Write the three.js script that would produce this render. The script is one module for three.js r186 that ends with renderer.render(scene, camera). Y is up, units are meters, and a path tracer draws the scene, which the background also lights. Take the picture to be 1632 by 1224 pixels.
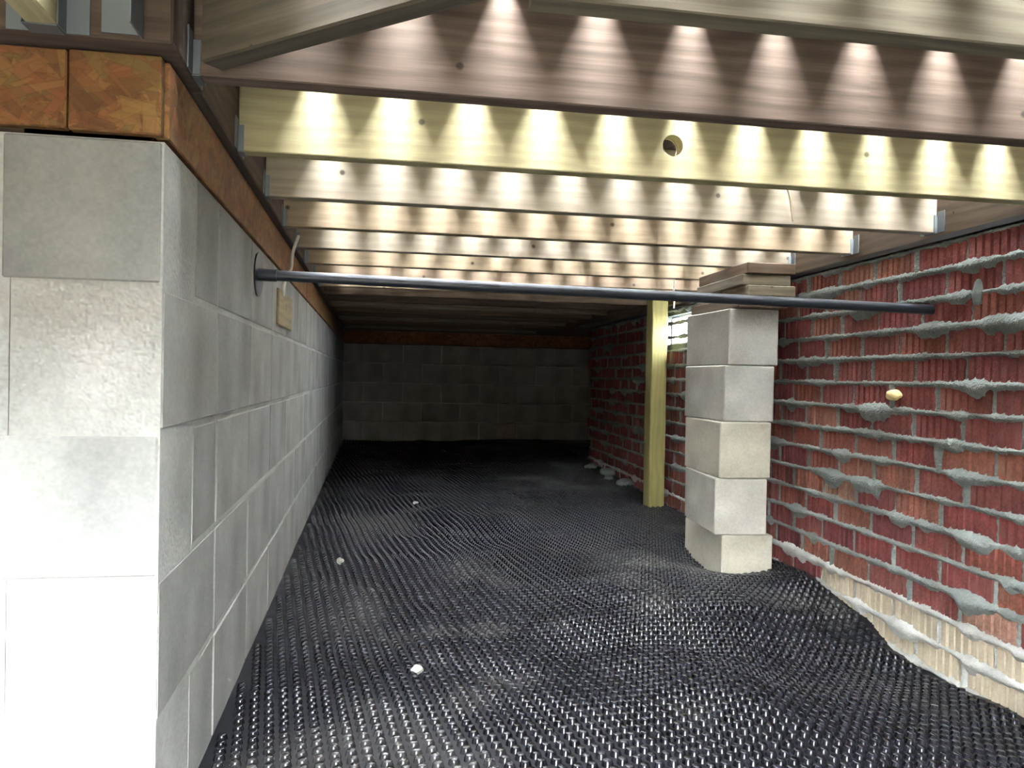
import * as THREE from 'three';
import { mergeGeometries } from 'three/addons/utils/BufferGeometryUtils.js';

// ---------------------------------------------------------------- camera, sky, exposure
const scene = new THREE.Scene();
const F = 1280;                                             // focal length in pixels of a 1632 x 1224 frame
const camera = new THREE.PerspectiveCamera(2 * Math.atan(612 / F) * 180 / Math.PI, 1632 / 1224, 0.02, 200);
camera.position.set(0, 0.69, 0);
camera.rotation.order = 'YXZ';
camera.rotation.set(-0.0088, -0.1733, 0.019);
const renderer = new THREE.WebGLRenderer({ antialias: true });
renderer.toneMapping = THREE.LinearToneMapping;
renderer.toneMappingExposure = 29;
renderer.shadowMap.enabled = true;
scene.background = new THREE.Color().setRGB(0.96, 1.0, 1.04);   // evenly overcast sky
scene.backgroundIntensity = 10;

// ---------------------------------------------------------------- helpers
let seed = 20240611;
const rnd = () => { seed = (seed * 1664525 + 1013904223) >>> 0; return seed / 4294967296; };
const rr = (a, b) => a + (b - a) * rnd();
const mix = (a, b, t) => a + (b - a) * t;
const sm = (a, b, x) => { const t = Math.min(1, Math.max(0, (x - a) / (b - a))); return t * t * (3 - 2 * t); };
const hash = (x, y, s) => { let h = (x * 374761393 + y * 668265263 + s * 974711) | 0; h = Math.imul(h ^ (h >>> 13), 1274126177); h ^= h >>> 16; return (h >>> 0) / 4294967296; };
function vn(x, y, per = 0, s = 0) {                          // value noise, tileable with period per
  const xi = Math.floor(x), yi = Math.floor(y), fx = x - xi, fy = y - yi;
  const w = (k) => per ? ((k % per) + per) % per : k;
  const a = hash(w(xi), w(yi), s), b = hash(w(xi + 1), w(yi), s), c = hash(w(xi), w(yi + 1), s), d = hash(w(xi + 1), w(yi + 1), s);
  const u = fx * fx * (3 - 2 * fx), v = fy * fy * (3 - 2 * fy);
  return mix(mix(a, b, u), mix(c, d, u), v);
}
function fbm(x, y, oct, per = 0, s = 0) { let a = 0, n = 0, k = 1; for (let i = 0; i < oct; i++) { a += vn(x, y, per, s + i) * k; n += k; k *= 0.5; x *= 2; y *= 2; per *= 2; } return a / n; }
const used = new Map();
function numbered(name) { const n = used.get(name) || 0; used.set(name, n + 1); return n ? name + '_' + String(n).padStart(3, '0') : name; }
function shade(o) { o.traverse((m) => { if (m.isMesh) { m.castShadow = true; m.receiveShadow = true; } }); return o; }
function top(o, name, data) { o.name = numbered(name); o.userData = data; scene.add(o); return shade(o); }
function thing(o, name, label, category, group) { const d = { label, category }; if (group) d.group = group; return top(o, name, d); }
const structure = (o, name, label) => top(o, name, { kind: 'structure', ...(label ? { label, category: 'structure' } : {}) });
function part(parent, name, geo, mat, x = 0, y = 0, z = 0) { const m = new THREE.Mesh(geo, mat); m.name = name; m.position.set(x, y, z); parent.add(m); return shade(m); }

function tex(w, h, fn, srgb) {                               // fn(u, v) -> [r, g, b] 0..1
  const d = new Uint8Array(w * h * 4);
  for (let j = 0; j < h; j++) for (let i = 0; i < w; i++) {
    const c = fn(i / w, j / h), k = (j * w + i) * 4;
    d[k] = Math.min(255, Math.max(0, c[0] * 255)); d[k + 1] = Math.min(255, Math.max(0, c[1] * 255)); d[k + 2] = Math.min(255, Math.max(0, c[2] * 255)); d[k + 3] = 255;
  }
  const t = new THREE.DataTexture(d, w, h); t.wrapS = t.wrapT = THREE.RepeatWrapping; t.magFilter = THREE.LinearFilter; t.minFilter = THREE.LinearMipmapLinearFilter; t.generateMipmaps = true;
  if (srgb) t.colorSpace = THREE.SRGBColorSpace; t.needsUpdate = true; return t;
}
const g3 = (v) => [v, v, v];
// uv in metres: the dominant axis of each face's normal picks the plane; grain axis runs along u
function uvBox(g, grain = 'x', su = 1, sv = 1, ou = 0, ov = 0) {
  if (g.index) g = g.toNonIndexed();
  g.computeVertexNormals();
  const p = g.attributes.position, n = g.attributes.normal, uv = new Float32Array(p.count * 2), G = 'xyz'.indexOf(grain);
  for (let i = 0; i < p.count; i++) {
    const N = [Math.abs(n.getX(i)), Math.abs(n.getY(i)), Math.abs(n.getZ(i))], P = [p.getX(i), p.getY(i), p.getZ(i)];
    const m = N.indexOf(Math.max(...N));
    let a = G, b = [0, 1, 2].find((k) => k !== m && k !== G);
    if (m === G) { const o = [0, 1, 2].filter((k) => k !== G); a = o[0]; b = o[1]; }
    uv[i * 2] = P[a] / su + ou; uv[i * 2 + 1] = P[b] / sv + ov;
  }
  g.setAttribute('uv', new THREE.BufferAttribute(uv, 2));
  return g;
}
function chamferBox(sx, sy, sz, c) {                         // 44 triangles
  const H = [sx / 2, sy / 2, sz / 2], pos = [];
  const tri = (a, b, d, out) => {
    const ab = b.map((v, i) => v - a[i]), ad = d.map((v, i) => v - a[i]);
    const n = [ab[1] * ad[2] - ab[2] * ad[1], ab[2] * ad[0] - ab[0] * ad[2], ab[0] * ad[1] - ab[1] * ad[0]];
    (n[0] * out[0] + n[1] * out[1] + n[2] * out[2] > 0) ? pos.push(...a, ...b, ...d) : pos.push(...a, ...d, ...b);
  };
  const quad = (a, b, d, e, out) => { tri(a, b, d, out); tri(a, d, e, out); };
  const V = (ax, s) => { const p = [0, 0, 0]; for (let k = 0; k < 3; k++) p[k] = s[k] * (k === ax ? H[k] : H[k] - c); return p; };
  for (let a = 0; a < 3; a++) for (const s of [-1, 1]) {
    const b = (a + 1) % 3, d = (a + 2) % 3, S = (x, y) => { const q = [0, 0, 0]; q[a] = s; q[b] = x; q[d] = y; return q; };
    const out = [0, 0, 0]; out[a] = s;
    quad(V(a, S(-1, -1)), V(a, S(1, -1)), V(a, S(1, 1)), V(a, S(-1, 1)), out);
  }
  for (let a = 0; a < 3; a++) { const b = (a + 1) % 3, d = (a + 2) % 3;
    for (const sb of [-1, 1]) for (const sd of [-1, 1]) {
      const S = (t) => { const q = [0, 0, 0]; q[a] = t; q[b] = sb; q[d] = sd; return q; }, out = [0, 0, 0]; out[b] = sb; out[d] = sd;
      quad(V(b, S(-1)), V(b, S(1)), V(d, S(1)), V(d, S(-1)), out);
    } }
  for (const x of [-1, 1]) for (const y of [-1, 1]) for (const z of [-1, 1]) tri(V(0, [x, y, z]), V(1, [x, y, z]), V(2, [x, y, z]), [x, y, z]);
  const g = new THREE.BufferGeometry(); g.setAttribute('position', new THREE.Float32BufferAttribute(pos, 3)); return g;
}
const plainBox = (x0, x1, y0, y1, z0, z1) => new THREE.BoxGeometry(x1 - x0, y1 - y0, z1 - z0).translate((x0 + x1) / 2, (y0 + y1) / 2, (z0 + z1) / 2);

// ---------------------------------------------------------------- materials
function woodFn(seedN, contrast, knots) {
  const K = []; for (let i = 0; i < knots; i++) K.push([hash(i, 1, seedN), hash(i, 2, seedN), 0.02 + 0.02 * hash(i, 3, seedN)]);
  return (u, v) => {
    const warp = fbm(u * 3, v * 3, 3, 3, seedN) * 2.2;
    let ring = Math.sin((v * 9 + warp) * Math.PI * 2) * 0.5 + 0.5;
    const fib = vn(u * 24, v * 160, 0, seedN + 9) * 0.5 + vn(u * 10, v * 64, 0, seedN + 5) * 0.5;
    let t = 1 - contrast * (0.35 * ring + 0.45 * (1 - fib) + 0.4 * (1 - fbm(u * 4, v * 4, 3, 4, seedN + 3)) - 0.3);
    for (const k of K) { const dx = (u - k[0]) * 4, dy = v - k[1], r = Math.hypot(dx, dy); t -= 0.4 * (1 - sm(k[2] * 0.4, k[2] * 0.9, r)); }
    return t;
  };
}
const wA = woodFn(11, 0.20, 4), wB = woodFn(47, 0.4, 2);
const woodMapA = tex(512, 512, (u, v) => { const t = wA(u, v); return [t, t * (0.985 + 0.015 * t), t * (0.94 + 0.06 * t)]; }, true);
const woodMapB = tex(512, 512, (u, v) => { const t = wB(u, v); return [t, t * 0.98, t * (0.92 + 0.08 * t)]; }, true);
const woodBump = tex(512, 512, (u, v) => g3(wA(u, v)));
const concFn = (u, v) => 0.76 + 0.22 * fbm(u * 5, v * 5, 5, 5, 3) - 0.05 * vn(u * 170, v * 170, 170, 8) - 0.04 * vn(u * 90, v * 90, 90, 5) + 0.1 * fbm(u * 2, v * 2, 2, 2, 7);
const concMap = tex(512, 512, (u, v) => { const t = concFn(u, v) * 0.98; return [t, t, t * 0.985]; }, true);
const concBump = tex(512, 512, (u, v) => g3(0.5 * vn(u * 160, v * 160, 160, 21) + 0.35 * vn(u * 70, v * 70, 70, 22) + 0.15 * fbm(u * 12, v * 12, 2, 12, 23)));
const brickMap = tex(512, 512, (u, v) => {
  const m = fbm(u * 7, v * 7, 4, 7, 31), f = vn(u * 120, v * 120, 120, 35), gy = sm(0.56, 0.72, fbm(u * 9, v * 9, 4, 9, 41));
  const t = 0.62 + 0.45 * m - 0.16 * f;
  return [mix(t, 0.80, gy * 0.6), mix(t, 0.98, gy * 0.6), mix(t, 0.98, gy * 0.6)];
}, true);
function osbTexture() {
  const c = document.createElement('canvas'); c.width = c.height = 1024; const x = c.getContext('2d');
  x.fillStyle = '#9a6234'; x.fillRect(0, 0, 1024, 1024);
  const cols = ['#a8733f', '#b58048', '#8f6033', '#c09052', '#a4683b', '#7d5430', '#b99252', '#b46e44', '#958045'];
  for (let i = 0; i < 5200; i++) {
    const px = rnd() * 1024, py = rnd() * 1024, L = rr(30, 120), W = rr(10, 34), a = rr(-0.9, 0.9) + (rnd() < 0.3 ? Math.PI / 2 : 0);
    for (const ox of [-1024, 0, 1024]) for (const oy of [-1024, 0, 1024]) {
      if (px + ox < -200 || px + ox > 1224 || py + oy < -200 || py + oy > 1224) continue;
      x.save(); x.translate(px + ox, py + oy); x.rotate(a); x.globalAlpha = 0.55; x.fillStyle = cols[i % cols.length];
      x.beginPath(); x.moveTo(-L / 2, -W / 2); x.lineTo(L / 2 - 8, -W / 2 + 4); x.lineTo(L / 2, W / 3); x.lineTo(-L / 2 + 10, W / 2); x.closePath(); x.fill();
      x.globalAlpha = 0.12; x.strokeStyle = '#4c2a14'; x.lineWidth = 2; x.stroke();
      x.restore();
    }
  }
  const t = new THREE.CanvasTexture(c); t.wrapS = t.wrapT = THREE.RepeatWrapping; t.colorSpace = THREE.SRGBColorSpace; return t;
}
const osbMap = osbTexture();
const mat = (rgb, o = {}) => new THREE.MeshStandardMaterial({ color: new THREE.Color().setRGB(...rgb), roughness: 0.9, ...o });
const wood = (rgb, map = woodMapA, o = {}) => mat(rgb, { map, bumpMap: woodBump, bumpScale: 0.0008, roughness: 0.82, ...o });
const M = {
  block: [[0.33, 0.337, 0.328], [0.31, 0.319, 0.311], [0.345, 0.348, 0.334], [0.32, 0.329, 0.32]].map((c) => mat(c, { map: concMap, bumpMap: concBump, bumpScale: 0.0001, roughness: 0.96 })),
  pierBlock: [[0.45, 0.445, 0.415], [0.48, 0.465, 0.42], [0.50, 0.475, 0.40]].map((c) => mat(c, { map: concMap, bumpMap: concBump, bumpScale: 0.0005, roughness: 0.96 })),
  mortarPale: mat([0.44, 0.45, 0.435], { map: concMap, bumpMap: concBump, bumpScale: 0.002 }),
  mortar: mat([0.205, 0.235, 0.225], { map: concMap, bumpMap: concBump, bumpScale: 0.003 }),
  brick: [[0.28, 0.066, 0.06], [0.25, 0.058, 0.056], [0.31, 0.092, 0.068], [0.225, 0.05, 0.054], [0.33, 0.12, 0.08], [0.27, 0.075, 0.066]].map((c) => mat(c, { map: brickMap, bumpMap: concBump, bumpScale: 0.0015, roughness: 0.92 })),
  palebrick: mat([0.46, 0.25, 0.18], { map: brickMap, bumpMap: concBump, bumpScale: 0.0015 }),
  yellowWood: wood([0.40, 0.355, 0.195]), tanWood: wood([0.33, 0.26, 0.17]), pinkWood: wood([0.33, 0.25, 0.175]), paleWood: wood([0.31, 0.265, 0.20]),
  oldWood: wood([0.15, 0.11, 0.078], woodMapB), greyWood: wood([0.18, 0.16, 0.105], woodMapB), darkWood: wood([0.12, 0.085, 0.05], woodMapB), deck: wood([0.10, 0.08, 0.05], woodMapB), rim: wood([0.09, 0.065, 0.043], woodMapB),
  diagonal: wood([0.105, 0.092, 0.06], woodMapB),
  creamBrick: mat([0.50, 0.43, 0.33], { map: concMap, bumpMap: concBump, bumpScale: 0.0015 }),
  post: wood([0.20, 0.18, 0.06]),
  osb: mat([0.48, 0.47, 0.47], { map: osbMap, bumpMap: osbMap, bumpScale: 0.0012, roughness: 0.85 }),
  steel: mat([0.16, 0.185, 0.20], { metalness: 0.5, roughness: 0.5 }),
  pipe: mat([0.013, 0.018, 0.026], { roughness: 0.42 }),
  blackStrip: mat([0.02, 0.02, 0.022], { roughness: 0.6 }),
  ground: mat([0.055, 0.05, 0.038], { map: concMap }),
  cord: mat([0.62, 0.60, 0.52], { roughness: 0.6 }),
  stone: mat([0.62, 0.60, 0.55], { map: concMap, bumpMap: concBump, bumpScale: 0.003 }),
  foam: mat([0.78, 0.62, 0.30], { roughness: 0.9 }),
  ventMetal: mat([0.60, 0.62, 0.64], { metalness: 0.6, roughness: 0.45 }),
};
const dustFn = (u, v) => {
  const a = fbm(u * 5, v * 5, 5, 5, 61), b = fbm(u * 11 + 3, v * 11, 4, 11, 71), s = vn(u * 300, v * 300, 300, 77);
  return Math.min(1, sm(0.50, 0.74, a) * 0.75 + sm(0.60, 0.78, b) * 0.5) * (0.55 + 0.45 * s);
};
M.membrane = new THREE.MeshPhysicalMaterial({
  specularIntensity: 0.3,
  map: tex(1024, 1024, (u, v) => { const d = dustFn(u, v); return [mix(0.052, 0.20, d), mix(0.058, 0.195, d), mix(0.076, 0.19, d)]; }, true),
  roughnessMap: tex(512, 512, (u, v) => { const d = dustFn(u, v); return [1, mix(0.40, 0.85, d), 0]; }),
  roughness: 1, metalness: 0,
});
M.dimple = new THREE.MeshPhysicalMaterial({ color: new THREE.Color().setRGB(1, 1, 1), roughness: 0.18, specularIntensity: 0.5 });

// ---------------------------------------------------------------- room measures
const XL = -0.285, ZC = -1.177, ZB = -8.5, ZR = 0.55, XO = -2.1;   // left wall face, its corner, back wall, entry wall behind the camera, outer side wall
const YJ = 1.125, JD = 0.184, JT = 0.038, YT = YJ + JD, DT = 0.038; // joist underside, depth, thickness; deck board thickness
const YB = 1.009, CH = 0.2032, BL = 0.4064, BW = 0.194;             // block wall top, course, block length, block width
const BX = 1.503, BZ = -1.64, BS = 0.047, YK = 1.084, KC = 0.078;   // brick wall: a point of its face, skew, top, course height
const ADDED_FENCE_TOP = 1.45;
const brickX = (z) => BX + BS * (BZ - z);

// ---------------------------------------------------------------- ground outside, floor membrane
structure(new THREE.Mesh(uvBox(new THREE.PlaneGeometry(60, 60).rotateX(-Math.PI / 2), 'x', 2, 2), M.ground), 'ground');
scene.children.at(-1).position.y = -0.16;
{ // unseen row of boards, added to block the low sky from the crawl space
  const f = new THREE.Group();
  for (let k = 0; k < 60; k++) part(f, 'added_fence_board', uvBox(plainBox(-0.12, 0.12, -0.16, ADDED_FENCE_TOP + 0.02 * Math.sin(k * 1.7), -0.012, 0.012), 'y', 1, 0.25, k * 0.13), M.darkWood, -7.5 + k * 0.245, 0, 6);
  structure(f, 'added_fence');
}
const rightEdge = [[0.6, -0.05], [-1.2, -0.07], [-1.64, -0.075], [-1.95, -0.1], [-2.1, -0.09], [-2.3, -0.042], [-2.65, 0.008], [-3.2, 0.0], [-4.0, 0.0], [-5.2, 0.015], [-6.4, 0.05], [-8.6, 0.02]];
function rightH(z) { for (let i = 1; i < rightEdge.length; i++) if (z >= rightEdge[i][0]) { const [z0, h0] = rightEdge[i - 1], [z1, h1] = rightEdge[i]; return mix(h0, h1, sm(0, 1, (z - z0) / (z1 - z0))); } return 0.02; }
function floorY(x, z) {
  const w = sm(0.75, 1.45, x);
  let h = (fbm(x * 1.9 + 7, z * 1.5 + 3, 3, 0, 5) - 0.5) * 0.05 * sm(-0.28, 0.2, x) + (fbm(x * 6, z * 4.5, 2, 0, 15) - 0.5) * 0.02;
  h = h * (1 - 0.75 * w) + rightH(z) * w;
  h += 0.035 * Math.exp(-(((x - 1.05) / 0.28) ** 2) - (((z + 2.35) / 0.25) ** 2));
  h -= 0.055 * Math.exp(-(((x - 1.34) / 0.16) ** 2) - (((z + 2.9) / 0.24) ** 2));
  return h;
}
{
  const x0 = XO, x1 = 2.4, z0 = ZR, z1 = ZB - 0.05, nx = 112, nz = 226, pos = [], uv = [], idx = [];
  for (let j = 0; j <= nz; j++) for (let i = 0; i <= nx; i++) { const x = mix(x0, x1, i / nx), z = mix(z0, z1, j / nz); pos.push(x, floorY(x, z), z); uv.push(x / 2.4, z / 2.4); }
  for (let j = 0; j < nz; j++) for (let i = 0; i < nx; i++) { const a = j * (nx + 1) + i, b = a + 1, c = a + nx + 1, d = c + 1; idx.push(a, b, c, b, d, c); }
  const g = new THREE.BufferGeometry(); g.setAttribute('position', new THREE.Float32BufferAttribute(pos, 3)); g.setAttribute('uv', new THREE.Float32BufferAttribute(uv, 2)); g.setIndex(idx); g.computeVertexNormals();
  const floor = structure(new THREE.Mesh(g, M.membrane), 'floor', 'wavy black dimpled plastic membrane covering the crawl space floor');
  // the studs of the membrane: tens of thousands, about 5 mm to 10 mm apiece in view
  const prof = [[0.0122, -0.002], [0.0115, 0.0], [0.0100, 0.0043], [0.0086, 0.0083], [0.0076, 0.0094], [0.0056, 0.0100], [0.0001, 0.0102]].map((p) => new THREE.Vector2(...p));
  const sg = new THREE.LatheGeometry(prof, 12), P = 0.0285, rot = -0.12, spots = [];
  for (let j = -10; j < 330; j++) for (let i = -70; i < 110; i++) {
    const gx = i * P, gz = -j * P, x = 0.3 + gx * Math.cos(rot) - gz * Math.sin(rot), z = -0.45 + gx * Math.sin(rot) + gz * Math.cos(rot);
    if (z > -0.5 || z < ZB + 0.02 || x < (z < ZC ? XL + 0.015 : -1.2) || x > brickX(z) - 0.02) continue;
    spots.push([x, z]);
  }
  const im = new THREE.InstancedMesh(sg, M.dimple, spots.length), m4 = new THREE.Matrix4(), q = new THREE.Quaternion(), up = new THREE.Vector3(0, 1, 0), e = 0.02;
  spots.forEach(([x, z], k) => {
    const n = new THREE.Vector3(floorY(x - e, z) - floorY(x + e, z), 2 * e, floorY(x, z - e) - floorY(x, z + e)).normalize();
    im.setMatrixAt(k, m4.compose(new THREE.Vector3(x, floorY(x, z), z), q.setFromUnitVectors(up, n), new THREE.Vector3(1, 1, 1)));
  });
  const cA = new THREE.Color(), cB = new THREE.Color();
  spots.forEach(([x, z], k) => { const d = dustFn(x / 2.4, z / 2.4); im.setColorAt(k, cA.setRGB(0.006, 0.0065, 0.009).lerp(cB.setRGB(0.036, 0.035, 0.034), d)); });
  im.name = 'dimples'; im.userData = { kind: 'stuff' }; im.castShadow = im.receiveShadow = true; floor.add(im);
}

// ---------------------------------------------------------------- concrete block walls
const blockGeo = new Map();
function blockG(l, w) { const k = l.toFixed(3) + w; if (!blockGeo.has(k)) blockGeo.set(k, [0, 1, 2].map((v) => uvBox(chamferBox(l - 0.008, CH - 0.008, w, 0.0035), 'x', 0.6, 0.6, v * 0.37, v * 0.21))); return blockGeo.get(k); }
// a run of blocks along +u from a start point; dir is the direction of the run, the face looks to the side given by turn
function blockRun(parent, u0, u1, first, yTop, w, place) {
  let u = u0, l = first; const v = Math.floor(rnd() * 3);
  let k = v;
  while (u < u1 - 0.02) { const len = Math.min(l, u1 - u); const m = part(parent, 'concrete_block', blockG(len, w)[k++ % 3], M.block[Math.floor(rnd() * 4)]); place(m, u + len / 2, yTop - CH / 2); u += len; l = BL; }
}
{ // side wall: face looks to +x at XL
  const g = new THREE.Group();
  for (let c = 0; c < 5; c++) blockRun(g, c % 2 ? 0 : BW + 0.009, ZC - ZB + 0.2, c % 2 ? BL : 0.2032 - 0.0, YB - c * CH, BW, (m, u, y) => { m.rotation.y = Math.PI / 2; m.position.set(XL - BW / 2 + rr(-0.0012, 0.0012), y, ZC - u); });
  part(g, 'mortar_joints', uvBox(plainBox(XL - BW, XL - 0.0022, -0.16, YB - 0.004, ZB - 0.2, ZC - 0.0022), 'z', 0.6, 0.6), M.mortarPale);
  structure(g, 'wall_left', 'pale concrete block wall running back beside the black membrane');
}
{ // return wall facing the entry
  const g = new THREE.Group();
  for (let c = 0; c < 5; c++) blockRun(g, c % 2 ? BW + 0.009 : 0, XL - XO, c === 0 ? 0.21 : c % 2 ? 0.35 : BL, YB - c * CH, BW, (m, u, y) => m.position.set(XL - u, y, ZC - BW / 2 + rr(-0.001, 0.001)));
  part(g, 'mortar_joints', uvBox(plainBox(XO, XL - BW - 0.001, -0.16, YB - 0.004, ZC - BW, ZC - 0.0022), 'x', 0.6, 0.6), M.mortarPale);
  structure(g, 'wall_front', 'brightly lit end of the concrete block wall facing the entry');
}
{ // back wall
  const g = new THREE.Group();
  for (let c = 0; c < 5; c++) blockRun(g, 0, 2.75, c % 2 ? BL : BL / 2, YB - c * CH, BW, (m, u, y) => m.position.set(XL + u, y, ZB - BW / 2 + rr(-0.001, 0.001)));
  part(g, 'mortar_joints', uvBox(plainBox(XL, XL + 2.75, -0.16, YB - 0.004, ZB - BW, ZB - 0.002), 'x', 0.6, 0.6), M.mortarPale);
  structure(g, 'wall_back', 'dark concrete block wall closing the far end');
}
structure(new THREE.Mesh(uvBox(plainBox(2.45, 2.65, -0.15, YT, ZB - 0.2, -6.2), 'z', 0.6, 0.6), M.block[1]), 'wall_end');
structure(new THREE.Mesh(uvBox(plainBox(1.75, 2.65, -0.15, YT, -6.2, -6.05), 'x', 0.6, 0.6), M.block[1]), 'wall_step');
structure(new THREE.Mesh(uvBox(plainBox(XO - 0.2, XO, -0.15, YT, ZC - 0.2, ZR + 0.2), 'z', 1, 0.25), M.darkWood), 'wall_outer');
{ // entry wall behind the camera with the access opening the daylight comes through
  const ox0 = -0.52, ox1 = 0.10, oy = 0.945;
  const g = mergeGeometries([plainBox(XO - 0.2, ox0, -0.15, YT, ZR, ZR + 0.12), plainBox(ox1, 1.9, -0.15, YT, ZR, ZR + 0.12), plainBox(ox0, ox1, oy, YT, ZR, ZR + 0.12)]);
  structure(new THREE.Mesh(uvBox(g, 'x', 1, 0.25), M.darkWood), 'wall_rear');
}

// ---------------------------------------------------------------- red brick wall
{
  const wall = new THREE.Group(); wall.position.set(BX, 0, BZ); wall.rotation.y = -BS;
  const S0 = -2.3, S1 = 4.55, V0 = 2.19, V1 = 2.68, VY0 = 0.885, VY1 = 1.045;          // run along -z, vent opening
  const Z = (s) => -s;
  // core behind the bricks, open at the vent
  const core = mergeGeometries([plainBox(0.009, 0.09, -0.16, YK - 0.002, Z(V0), Z(S0)), plainBox(0.009, 0.09, -0.16, YK - 0.002, Z(S1), Z(V1)), plainBox(0.009, 0.09, -0.16, VY0, Z(V1), Z(V0)), plainBox(0.009, 0.09, VY1, YK - 0.002, Z(V1), Z(V0))]);
  part(wall, 'mortar_core', uvBox(core, 'z', 0.4, 0.4), M.mortar);
  // scored bricks: the long face carries upright grooves
  const L = 0.197, Hb = KC - 0.011, D = 0.05;
  function brickG(len, ph, n) {
    const s = new THREE.Shape(), w = len / n; s.moveTo(D, 0); s.lineTo(0.0, 0);
    for (let i = 0; i < n; i++) { const a = i * w, j = 0.0012 * Math.sin(i * 2.3 + ph * 5); s.lineTo(-0.0005 - j, a + w * 0.04); s.lineTo(-0.0005 - j, a + w * 0.70); s.lineTo(0.0055, a + w * 0.78); if (i < n - 1) s.lineTo(0.0055, a + w * 0.94); }
    s.lineTo(0.0045, len); s.lineTo(D, len);
    const g = new THREE.ExtrudeGeometry(s, { depth: Hb, bevelEnabled: false });
    g.rotateX(-Math.PI / 2);                                   // length now along -z, height along +y
    return uvBox(g, 'z', 0.5, 0.5, ph, ph * 0.7);
  }
  const full = [0, 1, 2, 3].map((k) => brickG(L, k * 0.23, 7)), half = [0, 1].map((k) => brickG(0.095, k * 0.4 + 0.1, 3)), vB = [0, 1, 2, 3, 4, 5, 6].map((k) => 0);
  const far = [], courses = 15, heads = [];
  for (let c = 0; c < courses; c++) {
    const y = YK - (c + 1) * KC + 0.003; let s = S0 + (c % 2 ? 0.104 : 0) + rr(-0.02, 0.02); let k = Math.floor(rnd() * 4);
    while (s < S1 - 0.1) {
      const inVent = y < VY1 - 0.004 && y + Hb > VY0 + 0.004;
      if (inVent && s + L > V0 && s < V1) {
        if (s < V0 - 0.098) { if (s > 0.4) { const m = part(wall, 'brick', half[k & 1], M.brick[k % 6], rr(-0.002, 0.002), y, Z(s)); } }
        s = V1 + 0.004; continue;
      }
      const pale = c === 9 && s > 0.55 && s < 0.75 || (c === 12 && s < 0.8 && rnd() < 0.7), mt = c >= 13 && s < 0.72 ? M.creamBrick : pale ? M.palebrick : M.brick[Math.floor(rnd() * 6)];   // the lowest courses near the entry are pale and cream
      heads.push([c, s + L + 0.005]);
      const dx = rr(-0.003, 0.003), dy = rr(-0.002, 0.002), ry = rr(-0.012, 0.012), gk = full[k++ % 4];
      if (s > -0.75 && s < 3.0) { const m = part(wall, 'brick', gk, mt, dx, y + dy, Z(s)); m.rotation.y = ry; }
      else if (s >= 3.0) { const h = gk.clone(); h.translate(dx, y + dy, Z(s)); far.push(h); }
      s += L + 0.010 + rr(-0.002, 0.004);
    }
  }
  const fm = part(wall, 'far_bricks', mergeGeometries(far), M.brick[1]); fm.userData = { kind: 'stuff' };
  // mortar squeezed out of the bed joints, one bead for each course
  for (let c = 0; c <= courses; c++) {
    const y = YK - c * KC - (c ? 0.003 : 0.008), pos = [], uv = [], idx = [], K = 7; let n = 0;
    for (let s = -0.75; s < S1; s += 0.009, n++) {
      const inV = s > V0 && s < V1 && y > VY0 && y < VY1;
      const a = fbm(s * 9 + c * 17, c * 3.1, 3, 0, 81), b = fbm(s * 26 + c * 5, 4.2 + c, 2, 0, 91), lump = sm(0.52, 0.74, fbm(s * 6.5 + c * 29, 7.7, 3, 0, 95));
      const wUp = c === 0 ? 0.003 : 0.005 + 0.013 * a * a + 0.006 * b + 0.008 * lump, wDn = 0.005 + 0.017 * b * a * 1.6 + 0.032 * lump * (0.3 + 0.7 * b), pr = inV ? -0.02 : (0.003 + 0.012 * a * b + 0.010 * lump);
      for (let i = 0; i < K; i++) {
        const t = i / (K - 1), yy = mix(wUp, -wDn, t), r = Math.pow(Math.sin(Math.PI * (0.06 + 0.88 * t)), 0.6), jit = (vn(s * 140, i * 1.7 + c * 9, 0, 99) - 0.5) * 0.005;
        pos.push(0.012 - (0.012 + pr) * r - jit * r, y + yy + jit, Z(s)); uv.push(s / 0.4, (y + yy) / 0.4);
      }
    }
    for (let j = 0; j < n - 1; j++) for (let i = 0; i < K - 1; i++) { const a = j * K + i, b = a + 1, d = a + K, e = d + 1; idx.push(a, b, d, b, e, d); }
    for (const [hc, hs] of heads) {                            // upright joints of this course, smeared over the brick ends here and there
      if (hc !== c || hs < -0.7 || hs > S1 - 0.2 || (hs > V0 - 0.03 && hs < V1 + 0.03 && y > VY0)) continue;
      const b0 = pos.length / 3, fat = Math.max(0, fbm(hs * 13 + c * 7, c * 1.3, 2, 0, 55) - 0.42) * 3, q = 9;
      for (let j = 0; j < q; j++) {
        const t = j / (q - 1), yy = y - t * KC, w = 0.0045 + fat * 0.020 * (0.25 + fbm(t * 3 + hs * 9, c, 2, 0, 57) * (1.1 - t)), pr = -0.001 + fat * 0.008;
        for (let i = 0; i < 5; i++) { const u = i / 4 - 0.5, r = Math.cos(u * Math.PI * 0.94), jit = (vn(t * 30 + hs * 70, i + c * 5, 0, 58) - 0.5) * 0.004; pos.push(0.012 - (0.012 + pr + jit) * Math.sqrt(r), yy, Z(hs + u * 2 * w + jit)); uv.push((hs + u * 2 * w) / 0.4, yy / 0.4); }
      }
      for (let j = 0; j < q - 1; j++) for (let i = 0; i < 4; i++) { const a = b0 + j * 5 + i, b = a + 1, d = a + 5, e = d + 1; idx.push(a, d, b, b, d, e); }
    }
    const g = new THREE.BufferGeometry(); g.setAttribute('position', new THREE.Float32BufferAttribute(pos, 3)); g.setAttribute('uv', new THREE.Float32BufferAttribute(uv, 2)); g.setIndex(idx); g.computeVertexNormals();
    part(wall, 'mortar_bead', g, c >= 13 ? M.mortarPale : M.mortar);
  }
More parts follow.
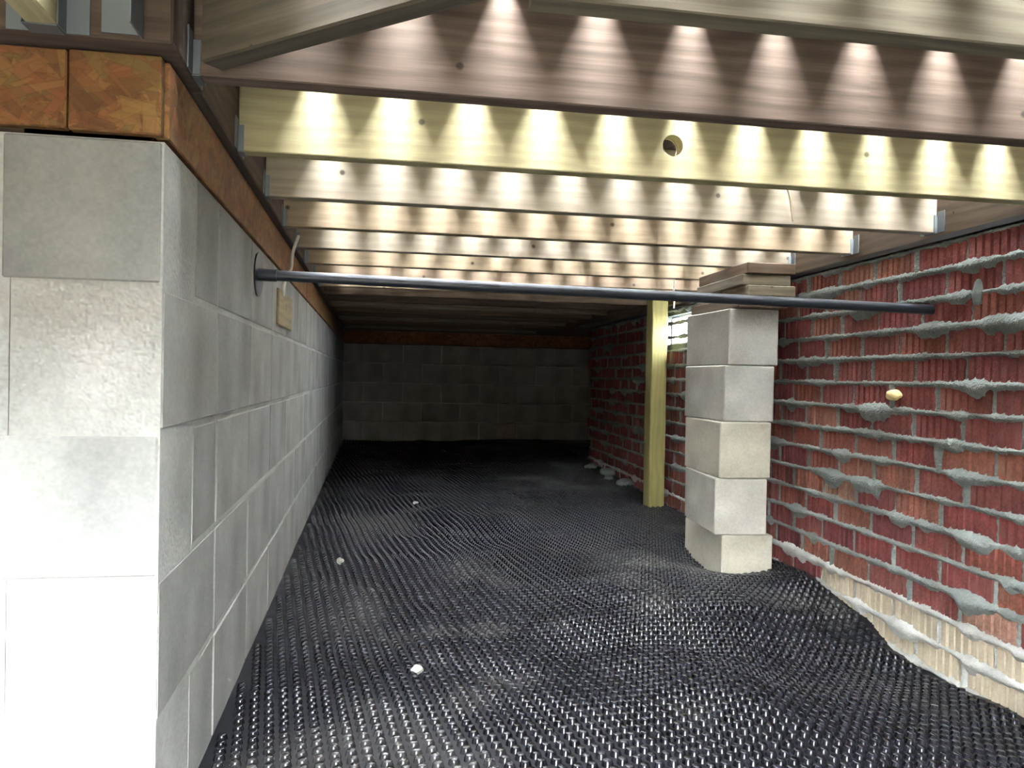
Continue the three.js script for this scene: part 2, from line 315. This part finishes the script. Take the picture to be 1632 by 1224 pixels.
  part(wall, 'sill_strip', uvBox(plainBox(-0.012, 0.18, YK - 0.004, YK + 0.010, Z(S1), Z(S0)), 'z'), M.blackStrip);
  structure(wall, 'wall_right', 'red wall of scored bricks with messy grey mortar');
  // foundation vent in its opening
  const v = new THREE.Group(); v.position.set(brickX(BZ - (V0 + V1) / 2) + 0.05, VY0, BZ - (V0 + V1) / 2); v.rotation.y = -BS;
  const W = V1 - V0, Hh = VY1 - VY0;
  part(v, 'frame', uvBox(mergeGeometries([plainBox(-0.012, 0.012, 0, 0.012, -W / 2, W / 2), plainBox(-0.012, 0.012, Hh - 0.012, Hh, -W / 2, W / 2), plainBox(-0.012, 0.012, 0, Hh, -W / 2, -W / 2 + 0.014), plainBox(-0.012, 0.012, 0, Hh, W / 2 - 0.014, W / 2)]), 'z'), M.ventMetal);
  const bar = uvBox(plainBox(-0.006, 0.006, 0.012, Hh - 0.012, -0.004, 0.004), 'y');
  for (let k = 1; k < 8; k++) part(v, 'bar', bar, M.ventMetal, 0, 0, -W / 2 + k * W / 8);
  part(v, 'crossbar', uvBox(plainBox(-0.005, 0.005, Hh * 0.42, Hh * 0.42 + 0.007, -W / 2, W / 2), 'z'), M.ventMetal);
  thing(v, 'foundation_vent', 'bright barred vent in the brick wall between the timber post and block pier', 'vent');
}

// ---------------------------------------------------------------- timber on the walls: sheathing strips and ledgers
const woodBox = (x0, x1, y0, y1, z0, z1, grain, ou = 0) => { const g = chamferBox(x1 - x0, y1 - y0, z1 - z0, 0.003); g.translate((x0 + x1) / 2, (y0 + y1) / 2, (z0 + z1) / 2); return uvBox(g, grain, 1, 0.25, ou, ou * 0.37); };
const osbBox = (x0, x1, y0, y1, z0, z1, grain, ou = 0) => uvBox(chamferBox(x1 - x0, y1 - y0, z1 - z0, 0.002).translate((x0 + x1) / 2, (y0 + y1) / 2, (z0 + z1) / 2), grain, 0.8, 0.8, ou, ou);
const OS0 = YB + 0.004, OS1 = YJ - 0.004;
thing(new THREE.Mesh(osbBox(XL - 0.124, XL - 0.006, OS0, OS1, ZC - 0.015, ZC + 0.004, 'x', 0.1), M.osb), 'sheathing_panel', 'short square orange strand board at the end of the block wall', 'board');
thing(new THREE.Mesh(osbBox(XL - 1.2, XL - 0.1275, OS0 + 0.002, OS1, ZC - 0.018, ZC + 0.001, 'x', 0.4), M.osb), 'sheathing_panel', 'long strand board left of a short square one on the block wall end', 'board');
thing(new THREE.Mesh(osbBox(XL - 0.019, XL + 0.0, OS0, OS1, ZC - 2.44, ZC - 0.018, 'z', 0.7), M.osb), 'sheathing_panel', 'long brown strand board along the top of the left block wall', 'board');
thing(new THREE.Mesh(osbBox(XL - 0.019, XL + 0.001, OS0, OS1, ZB + 0.03, ZC - 2.443, 'z', 0.2), M.osb), 'sheathing_panel', 'far strand board on top of the left block wall in the dark', 'board');
thing(new THREE.Mesh(osbBox(XL - 0.02, 2.45, OS0, OS1 + 0.02, ZB - 0.01, ZB + 0.01, 'x', 0.5), M.osb), 'sheathing_panel', 'dark reddish strand board across the top of the back wall', 'board');
[[XL - 0.19, XL - 0.021, ZB, ZC - 0.02, 'z'], [XO, XL - 0.021, ZC - 0.16, ZC - 0.02, 'x'], [XL - 0.1, 2.45, ZB - 0.18, ZB - 0.012, 'x']].forEach(([a, b, c, d, g], i) => structure(new THREE.Mesh(woodBox(a, b, YB - 0.003, YJ - (i === 2 ? -0.015 : 0.001), c, d, g, i * 0.3), M.rim), 'trim_' + (i + 1)));
const XLD = -0.268;                                          // inner face of the left ledger
thing(new THREE.Mesh(woodBox(XL - 0.19, XLD, YJ, YT, ZB - 0.18, ZC - 0.152, 'z', 0.3), M.rim), 'ledger_board', 'dark brown ledger on the left wall that carries the joist ends', 'ledger');
thing(new THREE.Mesh(woodBox(XO, XLD, YJ, YT, ZC - 0.15, ZC + 0.042, 'x', 0.6), M.rim), 'ledger_board', 'dark ledger over the short strand boards on the wall end', 'ledger');
thing(new THREE.Mesh(woodBox(1.588, 1.80, YK + 0.012, YT, -6.2, ZR, 'z', 0.15), M.darkWood), 'ledger_board', 'brown ledger lying on top of the red brick wall', 'ledger');
thing(new THREE.Mesh(woodBox(XLD + 0.001, 2.45, YJ + 0.0175, YT, ZB - 0.18, ZB + 0.02, 'x', 0.85), M.rim), 'ledger_board', 'dark ledger across the top of the back wall', 'ledger');

// ---------------------------------------------------------------- joists
const jz = (i) => i === 0 ? -0.905 : -1.247 - (i - 1) * 0.4065;   // near face of joist i
const XR = 1.586;
function joistGeo(x0, x1, ou, hole) {
  const s = new THREE.Shape(); s.moveTo(x0, 0.003); s.lineTo(x0, JD); s.lineTo(x1, JD); s.lineTo(x1, 0.003); s.lineTo(x1, 0); s.lineTo(x0, 0); s.closePath();
  if (hole) { const h = new THREE.Path(); h.absarc(hole[0], hole[1], hole[2], 0, Math.PI * 2, true); s.holes.push(h); }
  const g = new THREE.ExtrudeGeometry(s, { depth: JT - 0.004, bevelEnabled: true, bevelThickness: 0.002, bevelSize: 0.002, bevelOffset: -0.002, bevelSegments: 1, curveSegments: 20 });
  g.translate(0, 0, -JT + 0.002);
  return uvBox(g, 'x', 1, 0.25, ou, ou * 0.31);
}
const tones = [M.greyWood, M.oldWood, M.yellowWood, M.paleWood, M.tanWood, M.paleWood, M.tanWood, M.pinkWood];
const jLabels = ['greyish joist butting the diagonal joist, nearest the entry', 'weathered brown joist striped by tall narrow light cones', 'yellow treated joist with a round hole bored through it', 'pale joist next after the yellow joist with the round hole',
  'second joist behind the yellow joist with the round hole', 'third joist behind the yellow joist with the round hole', 'fourth joist behind the yellow joist with the round hole', 'fifth joist behind the yellow joist with the round hole'];
for (let i = 0; i <= 17; i++) {
  const x0 = i === 0 ? 0.176 : XLD + 0.002, g = joistGeo(x0, XR, i * 0.173, i === 2 ? [0.632, 0.071, 0.025] : null);
  const m = new THREE.Mesh(g, i < 8 ? tones[i] : i === 8 ? M.tanWood : [M.darkWood, M.rim, M.greyWood][i % 3]); m.position.set(0, YJ, jz(i));  // shade of the far joists is put into darker wood colours
  if (i < 8) thing(m, 'deck_joist', jLabels[i], 'joist', 'joists under the deck boards'); else thing(m, 'deck_joist', ['first', 'second', 'third', 'fourth', 'fifth', 'sixth', 'seventh', 'eighth', 'ninth', 'tenth'][i - 8] + ' dim joist counting back from the black pipe', 'joist', 'joists under the deck boards');
}
{ const m = new THREE.Mesh(joistGeo(0.70, XR, 0.9), M.greyWood); m.position.set(0, YJ, -0.5); thing(m, 'deck_joist', 'short joist over the entry, butting the diagonal joist', 'joist', 'joists under the deck boards'); }
{ // diagonal joist from the wall corner, and the joists of the other deck leg
  const g = uvBox(chamferBox(2.3, JD, JT, 0.003), 'x', 1, 0.25, 0.2, 0.1), m = new THREE.Mesh(g, M.diagonal), a = 0.714, L = 1.15;
  m.rotation.y = -a;                                           // runs from the wall corner towards +x and +z
  m.position.set(-0.236 + (L + 0.004) * Math.cos(a), YJ + JD / 2, -1.214 + (L + 0.004) * Math.sin(a));
  thing(m, 'diagonal_joist', 'diagonal joist running out from the corner of the block wall', 'joist');
  for (const [x, lb] of [[-0.42, 'yellow joist over the strand boards, first beside the diagonal joist'], [-0.83, 'yellow joist over the strand boards, second beside the diagonal joist']]) {
    const k = new THREE.Mesh(woodBox(x - 0.019, x + 0.019, YJ, YT, ZC + 0.044, ZR, 'z', x), M.yellowWood); thing(k, 'deck_joist', lb, 'joist', 'joists of the side deck');
  }
}
// joist hangers: a folded steel stirrup, open at the top
function hangerGeo(d, h) {
  const t = 0.0016, w = JT / 2 + 0.0015;
  return { seat: plainBox(0, d, -t - 0.0005, -0.0005, -w, w), side: (s) => plainBox(0, d, 0, h, s > 0 ? w : -w - t, s > 0 ? w + t : -w), flange: (s) => plainBox(-0.0005, t, 0, h + 0.01, s > 0 ? w + t : -w - t - 0.028, s > 0 ? w + t + 0.028 : -w - t) };
}
function hanger(x, z, turn, label, d = 0.012, h = 0.05) {
  const g = new THREE.Group(), H = hangerGeo(d, h); part(g, 'seat', uvBox(H.seat), M.steel);
  for (const s of [-1, 1]) { part(g, 'cheek', uvBox(H.side(s)), M.steel); part(g, 'flange', uvBox(H.flange(s)), M.steel); }
  g.position.set(x, YJ, z); g.rotation.y = turn; thing(g, 'joist_hanger', label, 'joist hanger', 'steel joist hangers');
}
hanger(XLD + 0.001, jz(1) - JT / 2, 0, 'steel hanger on the left end of the weathered brown joist');
hanger(XLD + 0.001, jz(2) - JT / 2, 0, 'steel hanger on the left end of the yellow joist with the hole');
const nth = ['first', 'second', 'third', 'fourth', 'fifth', 'sixth', 'seventh', 'eighth', 'ninth', 'tenth'];
for (let i = 3; i < 9; i++) hanger(XLD + 0.001, jz(i) - JT / 2, 0, nth[i - 3] + ' hanger on the left ledger behind the one of the holed joist');
for (let i = 3; i < 6; i++) { hanger(XR + 0.001, jz(i) - JT / 2, Math.PI, ['first', 'second', 'third'][i - 3] + ' hanger on the ledger above the brick wall, behind the holed joist'); }
hanger(-0.42, ZC + 0.043, -Math.PI / 2, 'steel hanger over the long strand board, carrying a yellow joist', 0.03, 0.06);
{ // skewed hanger strap of the diagonal joist
  const g = new THREE.Group(); part(g, 'cheek', uvBox(plainBox(-0.001, 0.001, 0.0, 0.14, 0, 0.055)), M.steel); part(g, 'flange', uvBox(plainBox(-0.05, 0.0, 0.005, 0.13, -0.001, 0.001)), M.steel);
  g.position.set(-0.305, YJ, ZC + 0.046); thing(g, 'corner_hanger', 'bent steel plate holding the diagonal joist at the wall corner', 'joist hanger');
}

// ---------------------------------------------------------------- deck boards with open gaps, and an unseen cover added to dim the far part
const PITCH = 0.1533, GX0 = 0.041, GAP = 0.0170;
{
  const deck = new THREE.Group(), ZD0 = ZC - 0.03, diag = (x) => ZC + (x + 0.235);   // 45 degree mitre line from the corner
  const slab = (pts, ou, grain) => { // outline in x, z
    const s = new THREE.Shape(); pts.forEach(([x, z], i) => i ? s.lineTo(x, -z) : s.moveTo(x, -z));
    const g = new THREE.ExtrudeGeometry(s, { depth: DT, bevelEnabled: false }); g.rotateX(-Math.PI / 2); return uvBox(g, grain, 1, 0.25, ou, ou * 0.4);
  };
  for (let k = -1; k < 12; k++) {
    const a = GX0 + (k - 1) * PITCH + GAP / 2 + (k > -1 ? rr(-0.0012, 0.0012) : -0.35), b = GX0 + k * PITCH - GAP / 2 + rr(-0.0012, 0.0012) + (k === 11 ? 0.12 : 0);
    part(deck, 'deck_board', slab([[a, ZB - 0.2], [b, ZB - 0.2], [b, Math.max(ZC, Math.min(ZR + 0.12, diag(b)))], [a, Math.max(ZC, Math.min(ZR + 0.12, diag(a)))]], k * 0.21 + 1, 'z'), M.deck, 0, YT + 0.0005, 0);
  }
  for (let k = 0; k < 12; k++) {
    const z0 = ZC + 0.02 + k * PITCH + GAP / 2, z1 = z0 + PITCH - GAP, xr = (z) => -0.235 + (z - ZC) - 0.012;
    if (z1 > ZR + 0.2) break;
    part(deck, 'deck_board', slab([[XO - 0.2, z0], [xr(z0), z0], [xr(z1), z1], [XO - 0.2, z1]], k * 0.17, 'x'), M.deck, 0, YT + 0.0005, 0);
  }
  structure(deck, 'ceiling', 'deck boards overhead with open gaps that let daylight through');
  const dimCover = new THREE.Group();  // unseen cover added over the far gaps to cut their daylight
  part(dimCover, 'cover_sheet', uvBox(plainBox(-0.9, 2.7, YT + DT + 0.05, YT + DT + 0.07, ZB - 0.4, -4.13), 'z', 1, 0.25), M.tanWood);
  for (const x of [-0.6, 0.4, 1.55, 2.4]) part(dimCover, 'cover_sleeper', woodBox(x - 0.02, x + 0.02, YT + DT + 0.001, YT + DT + 0.05, ZB - 0.4, -4.2, 'z', x), M.tanWood);
  structure(dimCover, 'platform');
  structure(new THREE.Mesh(uvBox(plainBox(1.70, 2.65, YT - 0.02, YT + 0.04, ZB - 0.2, -6.0), 'z', 1, 0.25), M.deck), 'ceiling_end');
}

// ---------------------------------------------------------------- block pier, timber packing and post
{
  const g = new THREE.Group(), h = 0.2085; g.position.set(1.385, -0.0855, -2.76 - 0.203);
  const rows = [[0.001, 0.001, -0.05, 2], [-0.014, 0.0, -0.115, 1], [-0.011, 0.002, -0.07, 2], [-0.007, -0.003, -0.028, 0], [0.0, 0.0, 0.0, 0]];
  const bg = [0, 1].map((v) => uvBox(chamferBox(0.195, h - 0.0015, 0.402, 0.004), 'y', 0.6, 0.6, v * 0.4, v * 0.3));
  rows.forEach(([dx, dz, ry, k], i) => { const m = part(g, 'concrete_block', bg[i & 1], M.pierBlock[k], dx, h * (i + 0.5), dz); m.rotation.y = ry; });
  thing(g, 'block_pier', 'pale pier of five concrete blocks stacked loosely by the brick wall', 'pier');
  const y0 = -0.0855 + h * 5 + 0.001, n = 4, t = (YJ - y0 - 0.002) / n, lb = ['lowest flat timber packing on top of the block pier', 'second flat timber packing up on the block pier', 'third flat timber packing up on the block pier', 'topmost flat timber packing under the joist at the block pier'];
  for (let i = 0; i < n; i++) {
    const m = new THREE.Mesh(uvBox(chamferBox(0.186, t - 0.0012, 0.47, 0.003), 'z', 1, 0.25, i * 0.3, i * 0.17), [M.darkWood, M.greyWood, M.greyWood, M.darkWood][i]);
    m.position.set(1.425 + [-0.02, 0.006, 0, 0.008][i], y0 + t * (i + 0.5), -2.96 + [0.0, 0.012, -0.004, 0.006][i]); m.rotation.y = [-0.03, -0.02, -0.05, -0.03][i];
    thing(m, 'timber_packer', lb[i], 'timber', 'timber packing on the pier');
  }
  const p = new THREE.Mesh(uvBox(chamferBox(0.089, YJ + 0.02, 0.089, 0.005), 'y', 1, 0.25, 0.4, 0.2), M.post);
  p.position.set(1.515, (YJ - 0.02) / 2 - 0.001, -4.145); p.rotation.set(0, 0.02, 0.0); thing(p, 'timber_post', 'yellow square timber post standing against the brick wall', 'post');
}

// ---------------------------------------------------------------- pipe across the space
{
  const A = new THREE.Vector3(XL - 0.02, 0.932, -2.075), B = new THREE.Vector3(1.545, 0.897, -1.985), d = B.clone().sub(A), len = d.length();
  const g = new THREE.Group(); g.position.copy(A); g.quaternion.setFromUnitVectors(new THREE.Vector3(1, 0, 0), d.clone().normalize());
  part(g, 'tube', new THREE.CylinderGeometry(0.0135, 0.0135, len, 24).rotateZ(Math.PI / 2).translate(len / 2, 0, 0), M.pipe);
  part(g, 'coupling', new THREE.CylinderGeometry(0.0155, 0.0155, 0.045, 24).rotateZ(Math.PI / 2), M.pipe, 0.047, 0, 0);
  part(g, 'wall_plate', new THREE.CylinderGeometry(0.052, 0.056, 0.006, 28).rotateZ(Math.PI / 2), M.pipe, 0.0235, 0, 0);
  thing(g, 'water_pipe', 'thin black pipe crossing from the block wall to the brick wall', 'pipe');
}
// board closing an old opening in the left wall
thing(new THREE.Mesh(woodBox(XL - 0.002, XL + 0.008, 0.835, 0.945, -2.90, -2.50, 'z', 0.55), wood([0.26, 0.21, 0.11])), 'cover_board', 'small tan board fixed to the block wall beyond the pipe', 'board');

// ---------------------------------------------------------------- small things
function cord(name, label, pts, r, m, cat = 'cord') { const c = new THREE.CatmullRomCurve3(pts.map((p) => new THREE.Vector3(...p))); return thing(new THREE.Mesh(new THREE.TubeGeometry(c, 40, r, 7), m), name, label, cat); }
cord('hanging_cord', 'pale cord hanging from the joists at the left ledger above the pipe', [[XLD + 0.035, 1.12, -2.60], [XLD + 0.02, 1.06, -2.58], [XLD + 0.012, 1.02, -2.62], [XLD - 0.005, 0.97, -2.60], [XLD - 0.01, 0.93, -2.61]], 0.005, M.cord);
cord('hanging_cord', 'thin pale string hanging down beside the pier timbers', [[1.279, 1.1255, -3.297], [1.279, 1.08, -3.298], [1.281, 1.03, -3.296], [1.280, 1.0, -3.297]], 0.0035, M.cord);
cord('splinter', 'pale sliver of wood hanging from the joist behind the holed one', [[1.085, 1.305, -2.035], [1.098, 1.25, -2.036], [1.118, 1.19, -2.035], [1.128, 1.13, -2.037]], 0.0032, M.tanWood, 'splinter');
function lump(name, label, x, y, z, sx, sy, sz, m, cat, group) {
  const g = new THREE.IcosahedronGeometry(1, 3), p = g.attributes.position, s0 = x * 31 + z * 17;
  for (let i = 0; i < p.count; i++) { const k = 1 + (vn(p.getX(i) * 1.6 + s0, p.getY(i) * 1.6 + p.getZ(i) * 1.3 + 9, 0, 3) - 0.5) * 0.55; p.setXYZ(i, p.getX(i) * sx * k, p.getY(i) * sy * k, p.getZ(i) * sz * k); }
  g.computeVertexNormals(); const o = new THREE.Mesh(g, m); o.position.set(x, y, z); return thing(o, name, label, cat, group);
}
lump('plug', 'yellowish round plug stuck in the red brick wall', brickX(-2.14) - 0.008, 0.658, -2.14, 0.016, 0.015, 0.028, M.foam, 'plug');
lump('pebble', 'white pebble lying on the membrane among the dimples', 0.115, floorY(0.115, -1.84) + 0.013, -1.84, 0.016, 0.010, 0.012, M.stone, 'pebble');
lump('pebble', 'small grey stone on the dark membrane near the left wall', -0.10, floorY(-0.10, -2.98) + 0.012, -2.98, 0.013, 0.012, 0.012, M.stone, 'pebble');
lump('pebble', 'tiny grey stone far back on the dark membrane', 0.24, floorY(0.24, -4.25) + 0.012, -4.25, 0.016, 0.011, 0.014, M.stone, 'pebble');
for (const [x, z, s, lb] of [[1.60, -4.9, 0.05, 'fallen mortar lump by the brick wall, next behind the post'], [1.57, -5.15, 0.035, 'smallest fallen mortar lump at the foot of the brick wall'], [1.62, -5.35, 0.06, 'largest fallen mortar lump at the foot of the brick wall'], [1.60, -5.7, 0.045, 'farthest fallen mortar lump from the timber post']]) lump('mortar_lump', lb, x, floorY(x, z) + s * 0.35, z, s, s * 0.6, s * 0.9, M.mortar, 'rubble', 'fallen mortar lumps');
for (const [z, y, a, b] of [[-1.80, 0.925, 0.014, 0.036]]) lump('mortar_blob', 'grey drip of mortar on the brick face above the pipe end', brickX(z) - 0.004, y, z, 0.013, b, a, M.mortar, 'mortar');

renderer.render(scene, camera);
